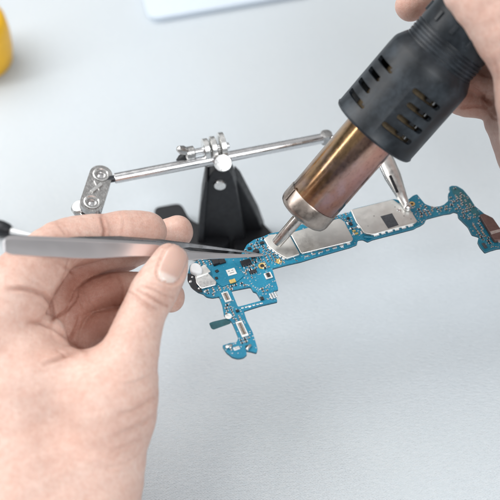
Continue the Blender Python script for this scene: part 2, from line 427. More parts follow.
# ------------------------------------------------------------------ circuit board
def board():
    O = onz(277, 262, ZB); r = empty('circuit_board', O); off = O
    tag(r, 'blue phone circuit board with silver shields held in the clip', 'circuit board')
    TH = .09
    def B(p, h=0): return onz(p[0], p[1], ZB+h)
    out = [(247, 244.6), (254, 239.6), (262.4, 236.8), (270, 233.5), (281, 231.5), (293, 228.6), (296, 226), (303, 224), (308, 224.8), (325, 219), (344, 213.5), (350, 212), (353, 209), (394, 199), (402, 201), (407.6, 200),
           (413, 195.6), (417, 194.2), (420, 198), (425, 204), (433, 207), (440, 206.3), (444, 204.6), (448.5, 200.6), (448, 194), (450.4, 191), (449, 187), (452, 185.6), (457, 186), (463, 189.4), (469.6, 197.4),
           (475, 206), (484, 213.4), (492, 219), (500, 228), (512, 240), (516, 250), (508, 254), (504, 247), (497, 248), (490, 250), (485, 252), (480, 246), (477.6, 241.4), (479, 236), (472, 234), (468, 226),
           (458.4, 216.6), (457.6, 212), (454, 211), (450.4, 212.6), (444, 213.4), (434, 216), (426.4, 218), (424.5, 222), (420, 225), (417, 226), (414, 228), (372.4, 238.8), (367.6, 241), (363, 238.6), (358, 239),
           (357, 243.6), (350, 246.5), (320, 255), (300.5, 261), (287, 264), (272, 268), (275, 278), (278.4, 289), (273, 290.8), (274.5, 295), (277.6, 301), (262, 304.6), (254, 307), (243.6, 310.4), (245, 315), (247, 321), (252.6, 332),
           (257.6, 348.5), (256.5, 352.5), (251, 351), (245.6, 350), (247, 354), (243.4, 357), (238, 358), (232, 356.5), (226, 351.6), (222.2, 345.5), (230, 343), (236.6, 342.4), (238.4, 337.6), (235, 329), (232, 322), (229, 319),
           (224, 315), (222, 304), (219, 296), (212, 297), (206.4, 296), (203, 293), (198, 291.4), (192, 287), (188.6, 281), (187.5, 275), (190, 265), (200, 259), (212, 260.6), (228, 258), (240, 256), (244, 250)]
    hole = [(231, 290), (250.5, 286.2), (253, 291), (256, 291.5), (261.5, 300.5), (238, 306.8)]
    hw = roundpoly([B(p) for p in hole], .06, 2)
    ow = roundpoly([B(p) for p in out], .05, 2)
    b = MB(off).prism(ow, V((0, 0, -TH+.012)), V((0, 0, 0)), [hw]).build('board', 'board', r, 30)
    MB(off).prism([p+(p-O)*0 for p in ow], V((0, 0, -TH-.035)), V((0, 0, -TH+.008)), [hw]).build('underside', 'boardedge', r, 30)
    e1 = (B((355, 240))-B((280, 262))).normalized(); e2 = V((-e1.y, e1.x, 0)); AX = (e1, e2, UZ)
    polys = []
    def rect(px, py, w, h, z0, z1, name, mat, parent=r, bevel=.012, mark=True, rot=0):
        c = B((px, py)); a1, a2 = (e1, e2) if not rot else (e1*math.cos(rot)+e2*math.sin(rot), e2*math.cos(rot)-e1*math.sin(rot))
        o = MB(off).box(c+UZ*(z0+z1)/2, (a1, a2, UZ), (w/2, h/2, (z1-z0)/2)).build(name, mat, parent, bevel=bevel)
        if mark: polys.append((c, w/2+.04, h/2+.04, a1, a2))
        return o
    forb = []
    def can(pts, h, rad, name='shield_can', mat='shield', z0=.004, bevel=.035):
        w = roundpoly([onz(p[0], p[1], ZB+h) for p in pts], rad, 4)
        forb.append([V((q.x, q.y)) for q in [onz(p[0], p[1], ZB+h) for p in pts]])
        o = MB(off).prism(w, V((0, 0, -h+z0)), V((0, 0, 0))).build(name, mat, r, bevel=bevel, seg=3)
        return o
    cA = can([(263.5, 238.5), (270, 234.2), (288.5, 232.9), (300.1, 254.0), (286.5, 258.6), (276, 252.5), (268, 246)], .13, .07)
    cB = can([(289.8, 232.8), (339, 218), (344, 220.6), (353.4, 238.6), (351.4, 241.2), (301.2, 253.6)], .13, .09)
    cC = can([(350.5, 209.6), (393, 199), (400, 204), (405, 201), (417.6, 221), (414, 223.4), (373, 234.4), (364.6, 233.2), (356, 222)], .13, .08)
    cA['label'] = 'small bevelled silver shield under the hot air nozzle'
    cC['label'] = 'silver shield with a dark square pad'
    pd = [onz(p[0], p[1], ZB+.131) for p in ((380.4, 216.5), (392, 213.4), (398.6, 225), (388.2, 228.4))]
    MB(off).prism(pd, V((0, 0, .002)), V((0, 0, .012))).build('thermal_pad', 'padgrey', cC)
    for q, s in (((374, 216), .02), ((368, 226), .015), ((404, 216), .018), ((395, 207), .02), ((411, 219), .018)):
        MB(off).lathe([(s, 0), (s*1.1, .004), (s, .008)], onz(q[0], q[1], ZB+.131), UZ, 12).build('dimple', 'padgrey', cC)
    MB(off).lathe([(.09, 0), (.10, .01), (.085, .03), (.02, .035)], onz(399, 210, ZB+.13), UZ, 20).build('solder_dot', 'solder', cC)
    # solder tabs along lower edges of the cans
    def tabs(a, b, n, par, w=.11):
        A, Bq = B(a), B(b); d = (Bq-A).normalized(); nn = V((-d.y, d.x, 0))
        for i in range(n):
            c = A+(Bq-A)*((i+.5)/n)
            MB(off).box(c+UZ*.03, (d, nn, UZ), (w*random.uniform(.7, 1.1), .035, .03)).build('shield_tab', 'solder', par, bevel=.012)
    tabs((303, 257.8), (352, 243.6), 7, cB); tabs((373, 237), (414, 225.8), 6, cC, .14); tabs((268, 248.3), (285, 260.6), 5, cA, .07)
    tabs((356.5, 225), (363, 235.8), 2, cC, .09); tabs((346, 221.5), (355.3, 237), 3, cB, .08)
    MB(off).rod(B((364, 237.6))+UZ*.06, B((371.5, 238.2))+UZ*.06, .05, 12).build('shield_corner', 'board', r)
    # big camera connector / metal lid on the left end
    lid = can([(194.5, 275.5), (206, 270), (216.8, 281.4), (216, 284.6), (200.8, 288.6), (196, 283)], .12, .05, 'metal_lid', 'silver')
    can([(198, 268.5), (204.6, 264), (211, 271.5), (196, 277)], .17, .05, 'metal_lid', 'shield')
    can([(190, 264), (194, 261.5), (199.5, 263), (203, 268.5), (201.4, 272.4), (196, 273), (189.6, 270.5)], .30, .2, 'vibration_motor', 'whiteplastic', bevel=.09)
    can([(187.6, 273), (194, 274.5), (197, 286), (203, 291), (199, 291.5), (191, 286.5), (187.4, 280)], .10, .04, 'black_frame', 'blackchip')
    for p, s in (((190.6, 283.4), .07), ((192.3, 279), .05), ((199, 290.4), .05), ((205, 293.4), .05)):
        MB(off).lathe([(s*.6, 0), (s, .02), (s*.9, .07), (s*.3, .09)], B(p)+UZ*.07, UZ, 14).build('solder_ball', 'solder', r)
    # blue raised module with label and gold part
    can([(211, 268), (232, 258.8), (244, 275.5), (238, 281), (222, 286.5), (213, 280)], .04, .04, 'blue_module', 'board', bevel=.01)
    rect(231.4, 272.8, .38, .33, .041, .075, 'white_label', 'whitelabel')
    for dx in (-.09, .06): MB(off).box(B((231.4, 272.8))+e1*dx+e2*.06+UZ*.077, AX, (.035, .012, .002)).build('label_mark', 'padgrey', r)
    MB(off).box(B((231.4, 272.8))-e2*.06+UZ*.077, AX, (.09, .01, .002)).build('label_mark', 'padgrey', r)
    g = rect(232.6, 282.3, .26, .19, .041, .10, 'crystal', 'brass')
    for sx in (-1, 1):
        for sy in (-1, 1): MB(off).box(B((232.6, 282.3))+e1*.09*sx+e2*.06*sy+UZ*.105, AX, (.03, .025, .006)).build('contact', 'gold', g)
    # black chips and connectors
    def chip(px, py, w, h, z=.09, name='chip', rot=0, pins=0):
        o = rect(px, py, w, h, .003, z, name, 'blackchip', rot=rot)
        c = B((px, py))
        for i in range(pins):
            t = (i+.5)/pins-.5
            for sg in (-1, 1):
                MB(off).box(c+e1*t*w+e2*sg*(h/2+.022)+UZ*.02, AX, (.018, .022, .017)).build('pin', 'solder', o)
        return o
    chip(246, 263.6, .42, .28, .10, pins=4); chip(253, 272.3, .30, .16, .08, pins=3); chip(268.4, 276, .17, .24, .08)
    chip(215.5, 263, .26, .30, .16, 'connector'); chip(222, 262.6, .28, .22, .13, 'connector', pins=3)
    chip(249.5, 249, .16, .12, .07); chip(256, 252.5, .26, .14, .12); chip(253, 257.8, .16, .12, .07); chip(262, 243.5, .18, .12, .08)
    chip(217, 272, .14, .12, .08, rot=.3); chip(216.5, 279, .12, .12, .08)
    chip(348, 219, .13, .10, .08); chip(350.8, 224.5, .12, .16, .07); chip(237.5, 311.5, .13, .1, .07); chip(262, 299, .13, .15, .07); chip(247.6, 347, .16, .08, .07)
    for p in ((354, 231.5), (356.5, 234)):
        rect(p[0], p[1], .14, .09, .003, .06, 'gold_part', 'brass')
    # white framed sockets
    def socket(px, py, w, h, rot=0):
        o = rect(px, py, w, h, .003, .07, 'socket', 'whitelabel', rot=rot)
        a1, a2 = (e1*math.cos(rot)+e2*math.sin(rot), e2*math.cos(rot)-e1*math.sin(rot)); c = B((px, py))
        MB(off).box(c+UZ*.074, (a1, a2, UZ), (w*.32, h*.38, .005)).build('socket_well', 'tan', o)
        n = max(3, int(h/.07))
        for i in range(n):
            t = ((i+.5)/n-.5)*h*.76
            for sg in (-1, 1): MB(off).box(c+a2*t+a1*sg*w*.24+UZ*.084, (a1, a2, UZ), (.03, .012, .005)).build('contact', 'solder', o)
        return o
    socket(226.4, 297.5, .28, .50); socket(242, 329.5, .28, .78); socket(268.2, 276.2, .30, .30)
    chip(268.2, 276.2, .12, .2, .10)
    # gold rings
    for p, ro, ri in (((262.3, 266), .17, .09), ((279, 261.6), .13, 0), ((412, 204), .13, .06)):
        pr = [(ro, .003), (ro, .02), (max(ri, .01), .02), (max(ri, .01), .003)]
        MB(off).lathe(pr, B(p), UZ, 32, True).build('gold_ring', 'gold', r)
        if ri: MB(off).lathe([(ri*.98, .003), (ri*.98, .012)], B(p), UZ, 24).build('ring_hole', 'blackchip', r)
    MB(off).lathe([(.14, .003), (.14, .012)], B((228.4, 316.3)), UZ, 32).build('round_pad', 'whitelabel', r)
    # bottom tail, flex and shiny feet
    w = [onz(x, y, ZB-.05) for x, y in ((209, 323), (213, 321.5), (228, 318), (231, 323), (213.5, 329.4), (211, 328))]
    MB(off).prism(roundpoly(w, .05, 2), V((0, 0, -.035)), V((0, 0, 0))).build('flex_tail', 'tealflex', r, bevel=.01)
    MB(off).rod(B((225.6, 349))+UZ*.09, B((232, 346))+UZ*.06, .065, 20, .2).build('silver_capsule', 'silver', r, 50)
    MB(off).rod(B((246.5, 351))+UZ*.07, B((250.6, 345.6))+UZ*.055, .06, 18, .2).build('silver_capsule', 'silver', r, 50)
    rect(236.6, 348.5, .26, .16, .003, .03, 'solder_pad', 'solder')
    # strip of pads below the opening and at the lower right corner
    for i in range(6):
        t = i/5; rect(242.5+t*19, 308.2-t*4.6, .11, .07, .003, .035, 'solder_pad', 'solder', mark=False)
    for i in range(3): rect(271+i*2.5, 297.2-i*.8, .08, .30, .003, .09, 'spring_contact', 'solder', mark=False)
    # brown flat connector on the right
    bc = [onz(x, y, ZB+.2) for x, y in ((479.4, 214.5), (484, 213.2), (493, 217.6), (503, 232), (505, 239), (494.5, 240.2), (489, 231)) ]
    bo = MB(off).prism(roundpoly(bc, .06, 2), V((0, 0, -.19)), V((0, 0, 0))).build('brown_connector', 'brownconn', r, bevel=.03)
    forb.append([V((q.x, q.y)) for q in bc])
    w2 = [onz(x, y, ZB+.22) for x, y in ((490, 231.5), (500, 229), (501.6, 231.5), (491.4, 234.4))]
    MB(off).prism(w2, V((0, 0, -.015)), V((0, 0, .004))).build('metal_strap', 'silver', bo)
    rect(499.5, 242.5, .2, .16, .003, .13, 'silver_part', 'silver')
    rect(484.5, 246, .14, .3, .003, .04, 'small_socket', 'padgrey')
    dk = [B(p, .002) for p in ((450.5, 187.5), (456, 187), (462.5, 190.5), (469, 198.5), (474.5, 207), (480, 213), (476, 218), (468, 209), (461, 201), (453, 194))]
    MB(off).prism(roundpoly(dk, .1, 2), V((0, 0, .001)), V((0, 0, .006))).build('ground_pad', 'tealflex', r)
    # passives
    def smd(kind):
        mb = bpy.data.meshes.new(kind); bm = bmesh.new()
        def bx(cx, sx, sy, sz, mi):
            ret = bmesh.ops.create_cube(bm, size=1)
            for v in ret['verts']: v.co = V((cx+v.co.x*sx, v.co.y*sy, v.co.z*sz+sz/2+.003))
            for f in {f for v in ret['verts'] for f in v.link_faces}: f.material_index = mi
        bx(0, .062, .058, .05, 0); bx(-.045, .032, .066, .054, 1); bx(.045, .032, .066, .054, 1)
        bm.to_mesh(mb); bm.free()
        mb.materials.append(MAT['tan'] if kind == 'capacitor' else MAT['blackchip']); mb.materials.append(MAT['solder'])
        return mb
    def inside(pt, poly):
        c = False; n = len(poly)
        for i in range(n):
            a, b_ = poly[i], poly[i-1]
            if (a.y > pt.y) != (b_.y > pt.y) and pt.x < (b_.x-a.x)*(pt.y-a.y)/(b_.y-a.y)+a.x: c = not c
        return c
    def edged(pt, poly): return min((V(pt)-V(geometry.intersect_point_line((pt.x, pt.y, 0), (poly[i-1].x, poly[i-1].y, 0), (poly[i].x, poly[i].y, 0))[0][:2])).length if 0 <= geometry.intersect_point_line((pt.x, pt.y, 0), (poly[i-1].x, poly[i-1].y, 0), (poly[i].x, poly[i].y, 0))[1] <= 1 else 9 for i in range(len(poly)))
    O2 = [V((p.x, p.y)) for p in ow]; H2 = [V((p.x, p.y)) for p in hw]
    kinds = {'capacitor': smd('capacitor'), 'resistor': smd('resistor')}
    # density clusters (pixel centre, spread px, count)
    cl = [(256, 247, 9, 34), (272, 256, 8, 18), (226, 286, 12, 22), (203, 264, 8, 16), (200, 290, 8, 8), (222, 310, 5, 6), (240, 316, 6, 14), (268, 293, 6, 5), (350, 226, 7, 16),
          (440, 209, 12, 14), (462, 205, 12, 26), (480, 235, 12, 18), (424, 210, 7, 8), (238, 340, 8, 7), (250, 268, 8, 8), (345, 214, 9, 6)]
    placed = []; cnt = {'capacitor': 0, 'resistor': 0}
    for cx, cy, spd, k in cl:
        for tr in range(k*14):
            if k <= 0: break
            q = B((random.gauss(cx, spd*.7), random.gauss(cy, spd*.6))); uu = round((q-O).dot(e1)/.085)*.085; vv_ = round((q-O).dot(e2)/.14)*.14; q = O+e1*uu+e2*vv_; q2 = V((q.x, q.y))
            if not inside(q2, O2) or inside(q2, H2) or edged(q2, O2) < .09 or edged(q2, H2) < .08: continue
            if any(inside(q2, f) or edged(q2, f) < .08 for f in forb): continue
            if any(abs((q-c).dot(a1)) < w+.05 and abs((q-c).dot(a2)) < h+.04 for c, w, h, a1, a2 in polys): continue
            if any((q-p).length < .135 for p in placed): continue
            kd = random.choice(('capacitor', 'resistor'))
            if cnt[kd] >= 98: kd = 'resistor' if kd == 'capacitor' else 'capacitor'
            if cnt[kd] >= 98: break
            cnt[kd] += 1; k -= 1; placed.append(q)
            o = bpy.data.objects.new(kd, kinds[kd]); COL.objects.link(o); o.parent = r; o.location = q-off
            o.rotation_euler = (0, 0, math.atan2(e1.y, e1.x)+(math.pi/2 if (int(uu*1.3+50)+int(vv_*1.1+50)) % 2 else 0)); s = random.uniform(.8, 1.25); o.scale = (s, s, s)
    # tiny bare pads
    mb = MB(off); n = 0
    for tr in range(9000):
        if n > 230: break
        q = B((random.uniform(188, 512), random.uniform(185, 357))); q2 = V((q.x, q.y))
        if not inside(q2, O2) or inside(q2, H2) or edged(q2, O2) < .04 or edged(q2, H2) < .04: continue
        if any(inside(q2, f) or edged(q2, f) < .03 for f in forb): continue
        if any((q-p).length < .10 for p in placed): continue
        if any(abs((q-c).dot(a1)) < w+.01 and abs((q-c).dot(a2)) < h+.01 for c, w, h, a1, a2 in polys): continue
        n += 1
        mb.box(q+UZ*.005, AX, (random.choice((.018, .03)), random.choice((.018, .025)), .002))
    o = mb.build('bare_pads', 'solder', r, 0); o['kind'] = 'stuff'
board()

# ------------------------------------------------------------------ tweezers
def tweezers():
    root0 = P(4, 245.5, 41.4)
    r = empty('tweezers', root0); off = root0
    tag(r, 'steel tweezers held in the fingers, tips touching the board', 'tweezers')
    tip = onz(262.5, 254.5, ZB+.12); dt = (tip-CAM).dot(FW)
    def dep(x): return 41.4+(dt-41.4)*(x-4)/(262.5-4)
    def arm(rows, name, th, mat):
        vs = []; fs = []
        for x, yt, yb, dd in rows:
            d = dep(x)+dd
            a, b = P(x, yt, d+.02), P(x, yb, d-.02)
            f = min(1, (yb-yt)/14)
            back = FW*th; h = (b-a)
            a1 = a+h*.15-FW*.12*f; b1 = b-h*.05-FW*.02*f
            vs += [a, a1, a1+h*.03-FW*.01, b1-h*.03, b1, b+FW*.04, b+back, a+back]
        n = 8
        for j in range(len(rows)-1):
            for k in range(n): fs.append((j*n+k, j*n+(k+1) % n, (j+1)*n+(k+1) % n, (j+1)*n+k))
        fs.append(tuple(range(n))[::-1]); fs.append(tuple((len(rows)-1)*n+k for k in range(n)))
        MB(off).add(vs, fs).build(name, mat, r, 11, bevel=0)
    near = [(2.2, 243.5, 247.5, 0), (3.2, 240.5, 250.5, 0), (5.5, 237.8, 252.8, 0), (9, 236, 254.6, 0), (13, 235.2, 255.4, 0), (40, 236.2, 257.2, 0), (70, 237.6, 258.4, 0), (100, 239.2, 258.4, 0), (130, 240.6, 256.8, 0),
            (155, 242.2, 256.5, 0), (175, 245.5, 259.2, 0), (190, 250.6, 260.0, .0), (215, 252.8, 259.0, .0), (240, 254.1, 257.8, 0), (255, 253.8, 257, 0), (262.5, 254.4, 256, 0)]
    far = [(6, 242, 250, .12), (12, 241, 252, .14), (40, 239.5, 252, .35), (80, 236.6, 252, .62), (120, 236.2, 252, .8), (155, 238.6, 251, .75), (190, 243, 247.2, .55), (215, 246.6, 249.6, .4), (240, 250.2, 252.2, .22), (255, 252.4, 254.4, .12), (262, 253.6, 255.4, .07)]
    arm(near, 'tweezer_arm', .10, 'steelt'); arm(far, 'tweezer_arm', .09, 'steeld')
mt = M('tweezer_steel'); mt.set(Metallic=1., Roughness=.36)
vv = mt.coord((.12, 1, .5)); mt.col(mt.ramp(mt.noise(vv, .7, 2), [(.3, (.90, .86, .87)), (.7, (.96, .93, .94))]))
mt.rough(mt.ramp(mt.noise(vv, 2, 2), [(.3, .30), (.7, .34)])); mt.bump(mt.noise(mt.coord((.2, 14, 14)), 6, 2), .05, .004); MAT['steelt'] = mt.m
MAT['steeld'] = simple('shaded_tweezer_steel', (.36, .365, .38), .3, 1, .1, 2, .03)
tweezers()

# ------------------------------------------------------------------ hot air gun
GA = onz(276.5, 243.5, ZB+.45); dA = (GA-CAM).dot(FW); GB = P(440, 55, dA-3.3)
GD = (GB-GA).normalized()
gx = (-FW).cross(GD).normalized(); gy = GD.cross(gx).normalized()        # gy points to the camera side
GM = Matrix(((gx.x, gy.x, GD.x), (gx.y, gy.y, GD.y), (gx.z, gy.z, GD.z))).to_4x4(); GM.translation = GA; GI = GM.inverted()
def ghit(px, py, R):
    ray = (FW+(px-250)/F*RT+(250-py)/F*UP).normalized()
    o = GI @ CAM; d = GI.to_3x3() @ ray
    a = d.x**2+d.y**2; b = 2*(o.x*d.x+o.y*d.y); c = o.x**2+o.y**2-R*R; D = b*b-4*a*c
    if D < 0: D = 0
    q = o+d*((-b-math.sqrt(D))/(2*a)); return q.z, math.atan2(q.y, q.x)
def gun():
    r = empty('hot_air_gun'); r.matrix_world = GM
    tag(r, 'black hot air gun with heat tinted metal barrel pointed at the board', 'hot air gun')
    Z = (0, 0, 1)
    MB().lathe([(.215, 0), (.225, .02), (.25, 1.75), (.13, 1.75), (.13, .05), (.165, 0)], (0, 0, 0), Z, 48, True).build('nozzle', 'nozzle', r, 40)
    MB().lathe([(.24, 1.60), (.75, 1.615), (.99, 1.66), (1.08, 1.73), (1.13, 1.84), (1.145, 1.93), (1.14, 2.46), (1.125, 2.50), (1.0, 2.56), (.22, 2.3)], (0, 0, 0), Z, 96, True).build('nozzle_collar', 'collar', r, 28)
    MB().lathe([(1.0, 2.44), (1.09, 2.49), (1.11, 2.52), (1.13, 10.0), (1.0, 10.0)], (0, 0, 0), Z, 96, True).build('barrel', 'barrel', r, 40)
    # clamp seam and screw lug on the collar
    th = ghit(296, 186, 1.17)[1]
    for dth in (0,):
        d = V((math.cos(th), math.sin(th), 0)); t = V((-d.y, d.x, 0))
        MB().box(d*1.15+V((0, 0, 2.2)), (d, t, V(Z)), (.05, .1, .3)).build('clamp_lug', 'collar', r, bevel=.03)
    # housing with real slots
    prof = [(1.85, 6.35), (1.88, 6.30), (1.84, 6.22), (1.74, 6.22), (1.70, 6.32), (1.68, 9.4), (1.40, 9.9), (1.40, 10.1), (1.60, 10.08), (1.64, 10.02), (1.80, 9.72), (1.83, 9.6), (1.845, 9.3)]
    h = MB().lathe(prof, (0, 0, 0), Z, 128, True).build('housing', 'housing', r, 0)
    slots = [((379, 57), (393, 72)), ((369.5, 68), (380, 80)), ((359.5, 79), (370, 92)), ((350, 90), (365, 107)),
             ((412.5, 89.5), (439.5, 109)), ((407, 104), (431, 120)), ((397, 116), (422, 132)), ((382, 123), (411, 143))]
    cut = MB()
    for a, b in slots:
        s0, t0 = ghit(a[0], a[1], 1.85); s1, t1 = ghit(b[0], b[1], 1.85)
        sm = (s0+s1)/2; 
        if t1 < t0: t0, t1 = t1, t0
        hw = .115; R = 1.85; e = hw/R; n = 10; pts = []
        for k in range(n+1): al = math.pi/2+math.pi*k/n; pts.append((t0+e+math.cos(al)*e, sm+math.sin(al)*hw))
        for k in range(1, 8): pts.append((t0+e+(t1-t0-2*e)*k/8, sm-hw))
        for k in range(n+1): al = -math.pi/2+math.pi*k/n; pts.append((t1-e+math.cos(al)*e, sm+math.sin(al)*hw))
        for k in range(1, 8): pts.append((t1-e-(t1-t0-2*e)*k/8, sm+hw))
        m = len(pts); vs = [V((math.cos(t)*q, math.sin(t)*q, s)) for q in (1.5, 2.1) for t, s in pts]
        fs = [tuple(range(m))[::-1], tuple(range(m, 2*m))]+[(i, (i+1) % m, m+(i+1) % m, m+i) for i in range(m)]
        cut.add(vs, fs)
    co = cut.build('cutter', None, r, 0)
    md = h.modifiers.new('b', 'BOOLEAN'); md.object = co; md.operation = 'DIFFERENCE'; md.solver = 'EXACT'
    dg = bpy.context.evaluated_depsgraph_get(); dg.update()
    me = bpy.data.meshes.new_from_object(h.evaluated_get(dg)); h.modifiers.clear(); h.data = me; me.name = 'housing'
    bpy.data.objects.remove(co); shade(me, 32)
    b = h.modifiers.new('bevel', 'BEVEL'); b.width = .022; b.segments = 2; b.limit_method = 'ANGLE'; b.angle_limit = math.radians(50); b.harden_normals = False
    # inside: liner, heater wires
    MB().lathe([(1.22, 6.5), (1.26, 6.5), (1.26, 9.6), (1.22, 9.6)], (0, 0, 0), Z, 64, True).build('liner', 'ceramic', r, 40)
    for (a, bq) in slots:
        for fr_, mm in ((.72, 'blackchip'), (.93, 'solder')):
            x = a[0]+(bq[0]-a[0])*fr_; y = a[1]+(bq[1]-a[1])*fr_; s, t = ghit(x, y, 1.85); d = V((math.cos(t), math.sin(t), 0)); tt = V((-d.y, d.x, 0))
            MB().box(d*1.5+V((0, 0, s)), (d, tt, V(Z)), (.09, .12 if mm == 'blackchip' else .05, .09)).build('heater_mount', mm, r, bevel=.02)
    # ribbed neck and grip
    pr = [(1.40, 10.0)]
    z = 10.06
    for k in range(5):
        pr += [(1.52, z), (1.565, z+.02), (1.565, z+.105), (1.52, z+.125), (1.515, z+.15)]; z += .16
    pr += [(1.53, z), (1.55, z+.05), (1.52, z+2.0), (1.46, z+5.0), (1.40, z+9.0), (1.30, z+9.3), (.3, z+9.4)]
    MB().lathe(pr, (0, 0, 0), Z, 96).build('grip', 'housing', r, 30)
    for q in ((424, 5), (437, 18.5), (453, 31), (469.5, 44.5), (481, 56.5)):
        s, t = ghit(q[0], q[1], 1.55); s = 11.35; d = V((math.cos(t), math.sin(t), 0)); tt = V((-d.y, d.x, 0))
        MB().box(d*1.535+V((0, 0, s)), (d, tt, V(Z)), (.075, .08, .22)).build('grip_bar', 'housing', r, bevel=.03)
gun()

# ------------------------------------------------------------------ hands (distance field -> one continuous skin)
def smin(a, b, k):
    h = np.maximum(k-np.abs(a-b), 0)/k
    return np.minimum(a, b)-h*h*k*.25
class Field:
    def __init__(s, lo, hi, h):
        s.lo = np.array(lo, float); s.h = h; s.n = np.ceil((np.array(hi)-s.lo)/h).astype(int)
        s.ax = [(s.lo[i]+h*np.arange(s.n[i])).astype(np.float32) for i in range(3)]
    def new(s): return np.full(s.n, 5., np.float32)
    def cone(s, g, a, b, k, flat=None):      # a,b = (x,y,z,r)
        pad = 1.0+k; sl = []
        for i in range(3):
            lo = min(a[i]-a[3], b[i]-b[3])-pad; hi = max(a[i]+a[3], b[i]+b[3])+pad
            i0 = max(0, int((lo-s.lo[i])/s.h)); i1 = min(s.n[i], int((hi-s.lo[i])/s.h)+1)
            if i1 <= i0: return
            sl.append(slice(i0, i1))
        X = s.ax[0][sl[0]][:, None, None]; Y = s.ax[1][sl[1]][None, :, None]; Z = s.ax[2][sl[2]][None, None, :]
        ba = np.array(b[:3])-np.array(a[:3]); L2 = float(ba@ba)+1e-9
        dx, dy, dz = X-a[0], Y-a[1], Z-a[2]
        t = np.clip((dx*ba[0]+dy*ba[1]+dz*ba[2])/L2, 0, 1)
        d = np.sqrt((dx-t*ba[0])**2+(dy-t*ba[1])**2+(dz-t*ba[2])**2)-(a[3]+(b[3]-a[3])*t)
        g[tuple(sl)] = smin(g[tuple(sl)], d, k)
    def mesh(s, g):
        import openvdb
        gr = openvdb.FloatGrid(5.0); gr.copyFromArray(g)
        p, q = gr.convertToQuads(0.0)
        return np.array(p)*s.h+s.lo, np.array(q)
def cc(px, py, d, r): return ((px-250)/F*d, (250-py)/F*d, d, r*d/F)     # camera space: right, up, depth
def chain(fl, g, pts, k=.25):
    pts = [cc(*p) for p in pts]
    # insert interpolated spheres through a Catmull-Rom curve for smooth bends
    out = []
    P4 = [np.array(p) for p in pts]
    for i in range(len(P4)-1):
        p0 = P4[max(i-1, 0)]; p1 = P4[i]; p2 = P4[i+1]; p3 = P4[min(i+2, len(P4)-1)]
        for t in (0, .34, .67):
            out.append(.5*((2*p1)+(-p0+p2)*t+(2*p0-5*p1+4*p2-p3)*t*t+(-p0+3*p1-3*p2+p3)*t**3))
    out.append(P4[-1])
    for a, b in zip(out[:-1], out[1:]): fl.cone(g, tuple(a), tuple(b), .03)
def pldist(x, y, pl):
    best = np.full(x.shape, 1e9); par = np.zeros(x.shape); L = 0; Ls = [0]
    for a, b in zip(pl[:-1], pl[1:]): L += math.hypot(b[0]-a[0], b[1]-a[1]); Ls.append(L)
    for i, (a, b) in enumerate(zip(pl[:-1], pl[1:])):
        bx, by = b[0]-a[0], b[1]-a[1]; l2 = bx*bx+by*by+1e-9
        t = np.clip(((x-a[0])*bx+(y-a[1])*by)/l2, 0, 1)
        d = np.hypot(x-a[0]-t*bx, y-a[1]-t*by); m = d < best
        best[m] = d[m]; par[m] = (Ls[i]+t[m]*math.sqrt(l2))/L
    return best, par
